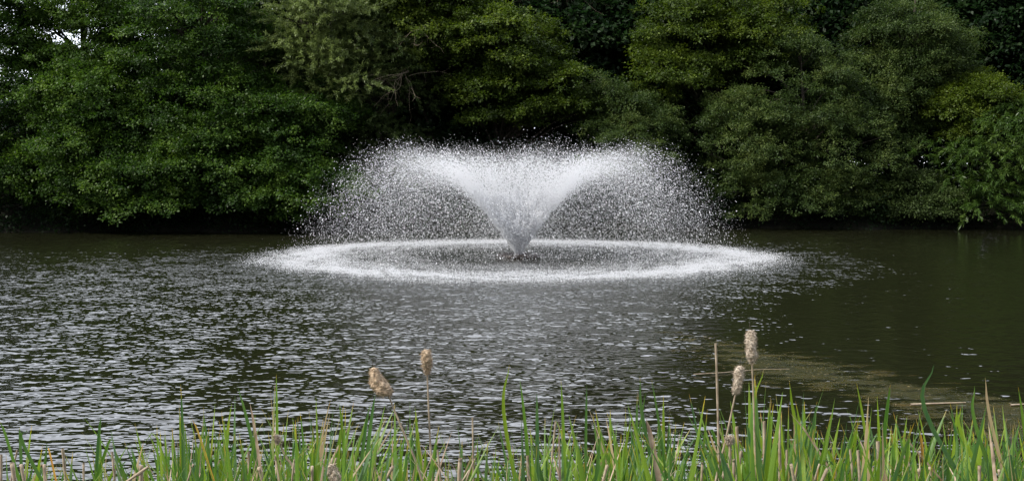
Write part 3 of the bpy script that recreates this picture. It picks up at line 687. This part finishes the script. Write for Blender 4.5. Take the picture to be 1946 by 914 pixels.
# cattails
def cattail(label, head, stem, Y, mat, seed, spike=True):
    """head: [(px, py, halfwidth px)] from top to bottom; stem: px points below it"""
    rg = np.random.default_rng(seed); sc_ = Y/FPX
    st = [P(a, b, Y) for a, b in stem]; d = st[-1]-st[-2]; d /= abs(d[2]); foot = st[-1]+d*st[-1][2]*.85; foot[2] = -.08
    base = foot.copy(); root = empty('cattail', base); tag(root, label, 'cattail')
    A = Acc(); c = curve(np.array(st+[(st[-1]+foot)/2, foot])-base, 20); A.add(*tube(c, np.linspace(.0035, .0065, 20), 6)); A.build('stem', M['stem'], root)
    hp = np.array([P(a, b, Y) for a, b, _ in head])-base; hw = np.array([w for *_, w in head])*sc_
    n = 34; m = 26; cc = curve(hp, n); ww = np.interp(np.linspace(0, 1, n), np.linspace(0, 1, len(hw)), hw)
    ww[0] *= .25; ww[-1] *= .35
    a = np.linspace(0, 2*pi, m, endpoint=False)
    ph = rg.random(6)*6
    I, J = np.meshgrid(np.linspace(0, 1, n), a, indexing='ij')
    lum = 1 + .07*np.sin(J*2+I*9+ph[0]) + .08*np.sin(J*3-I*14+ph[1]) + .07*np.sin(J*5+I*23+ph[2]) + rg.normal(size=I.shape)*.05
    rr = ww[:, None]*lum
    v = cc[:, None] + np.stack([rr*np.cos(J), rr*np.sin(J), 0*rr], -1)
    i = np.arange(n-1)[:, None]*m; j = np.arange(m)[None]; k = (j+1) % m
    f = np.stack([i+j, i+k, i+m+k, i+m+j], -1).reshape(-1, 4)
    A = Acc(); A.add(v.reshape(-1, 3), f)
    A.add(np.array([v[0].mean(0)+[0, 0, .002], *v[0]]), np.array([[0, 1+q, 1+(q+1) % m] for q in range(m)]))
    A.add(np.array([v[-1].mean(0)-[0, 0, .002], *v[-1]]), np.array([[0, 1+(q+1) % m, 1+q] for q in range(m)]))
    # loose down standing off the head
    nf = 1500; q = rg.integers(1, n-1, nf); w_ = rg.integers(0, m, nf); p = v[q, w_]; o_ = p-cc[q]; o_ /= np.linalg.norm(o_, axis=1)[:, None]
    D = o_*.8+rg.normal(size=(nf, 3))*.6+np.array([0, 0, -.35])
    lv, lf, _ = leaves_mesh(p-o_*.002, rand_dirs(rg, nf), D, rg.uniform(.004, .018, nf), rg.uniform(.0008, .002, nf), None)
    A.add(lv, lf); hd = A.build('seed_head', mat, root)
    if spike:
        A = Acc(); tp = cc[0]; dd = (cc[0]-cc[4]); dd /= np.linalg.norm(dd)
        A.add(*tube([tp-dd*.01, tp+dd*.02, tp+dd*.038+[.003, 0, 0]], [.0016, .0012, .0007], 5)); A.build('spike', M['bark'], root)
    return root
cattail('plump torn fluffy cattail head leaning left on a long slanting stem',
        [(710, 698, 5), (713, 710, 10), (718, 722, 14), (723, 733, 17), (729, 743, 17), (734, 751, 11)], [(738, 750), (752, 785), (775, 840), (803, 914)], 4.7, M['fluff'], 1)
cattail('small oval brown cattail head upright on a straight thin stem left of the fountain',
        [(809, 664, 4), (810, 672, 9), (811, 684, 10), (811, 695, 8), (812, 704, 4), (812, 710, 2.5)], [(812, 708), (814, 760), (817, 830), (822, 914)], 4.8, M['fluff'], 2)
cattail('tallest cattail, a long pale fluffy head standing upright at the right',
        [(1426, 627, 3), (1427, 635, 8), (1427, 648, 10), (1428, 664, 9), (1429, 677, 9.5), (1429, 690, 3)], [(1429, 688), (1432, 760), (1434, 840), (1437, 914)], 4.8, M['fluff_pale'], 3)
cattail('lower pale cattail head tilted beside the tallest one',
        [(1406, 695, 5), (1405, 704, 8), (1404, 715, 8), (1402, 727, 7.5), (1400, 738, 7), (1398, 748, 4)], [(1398, 746), (1391, 780), (1378, 840), (1360, 914)], 4.7, M['fluff_pale'], 4)
cattail('fluffy cattail head low at the bottom edge of the reeds',
        [(631, 881, 4), (630, 888, 8), (633, 897, 11), (638, 907, 12), (642, 914, 10)], [(640, 912), (646, 930), (652, 950)], 4.5, M['fluff_pale'], 5)
cattail('tiny pale seed head on a thin slanting stem in the left clump',
        [(523, 826, 3), (526, 832, 6), (529, 838, 5), (531, 842, 2)], [(531, 841), (545, 870), (570, 914)], 4.6, M['fluff_pale'], 6, spike=False)
cattail('small round dark and white seed pod low between the cattail stems',
        [(1387, 827, 4), (1387, 832, 6.5), (1388, 838, 6), (1388, 842, 3)], [(1388, 841), (1388, 870), (1386, 914)], 4.4, M['fluff_pale'], 7, spike=False)
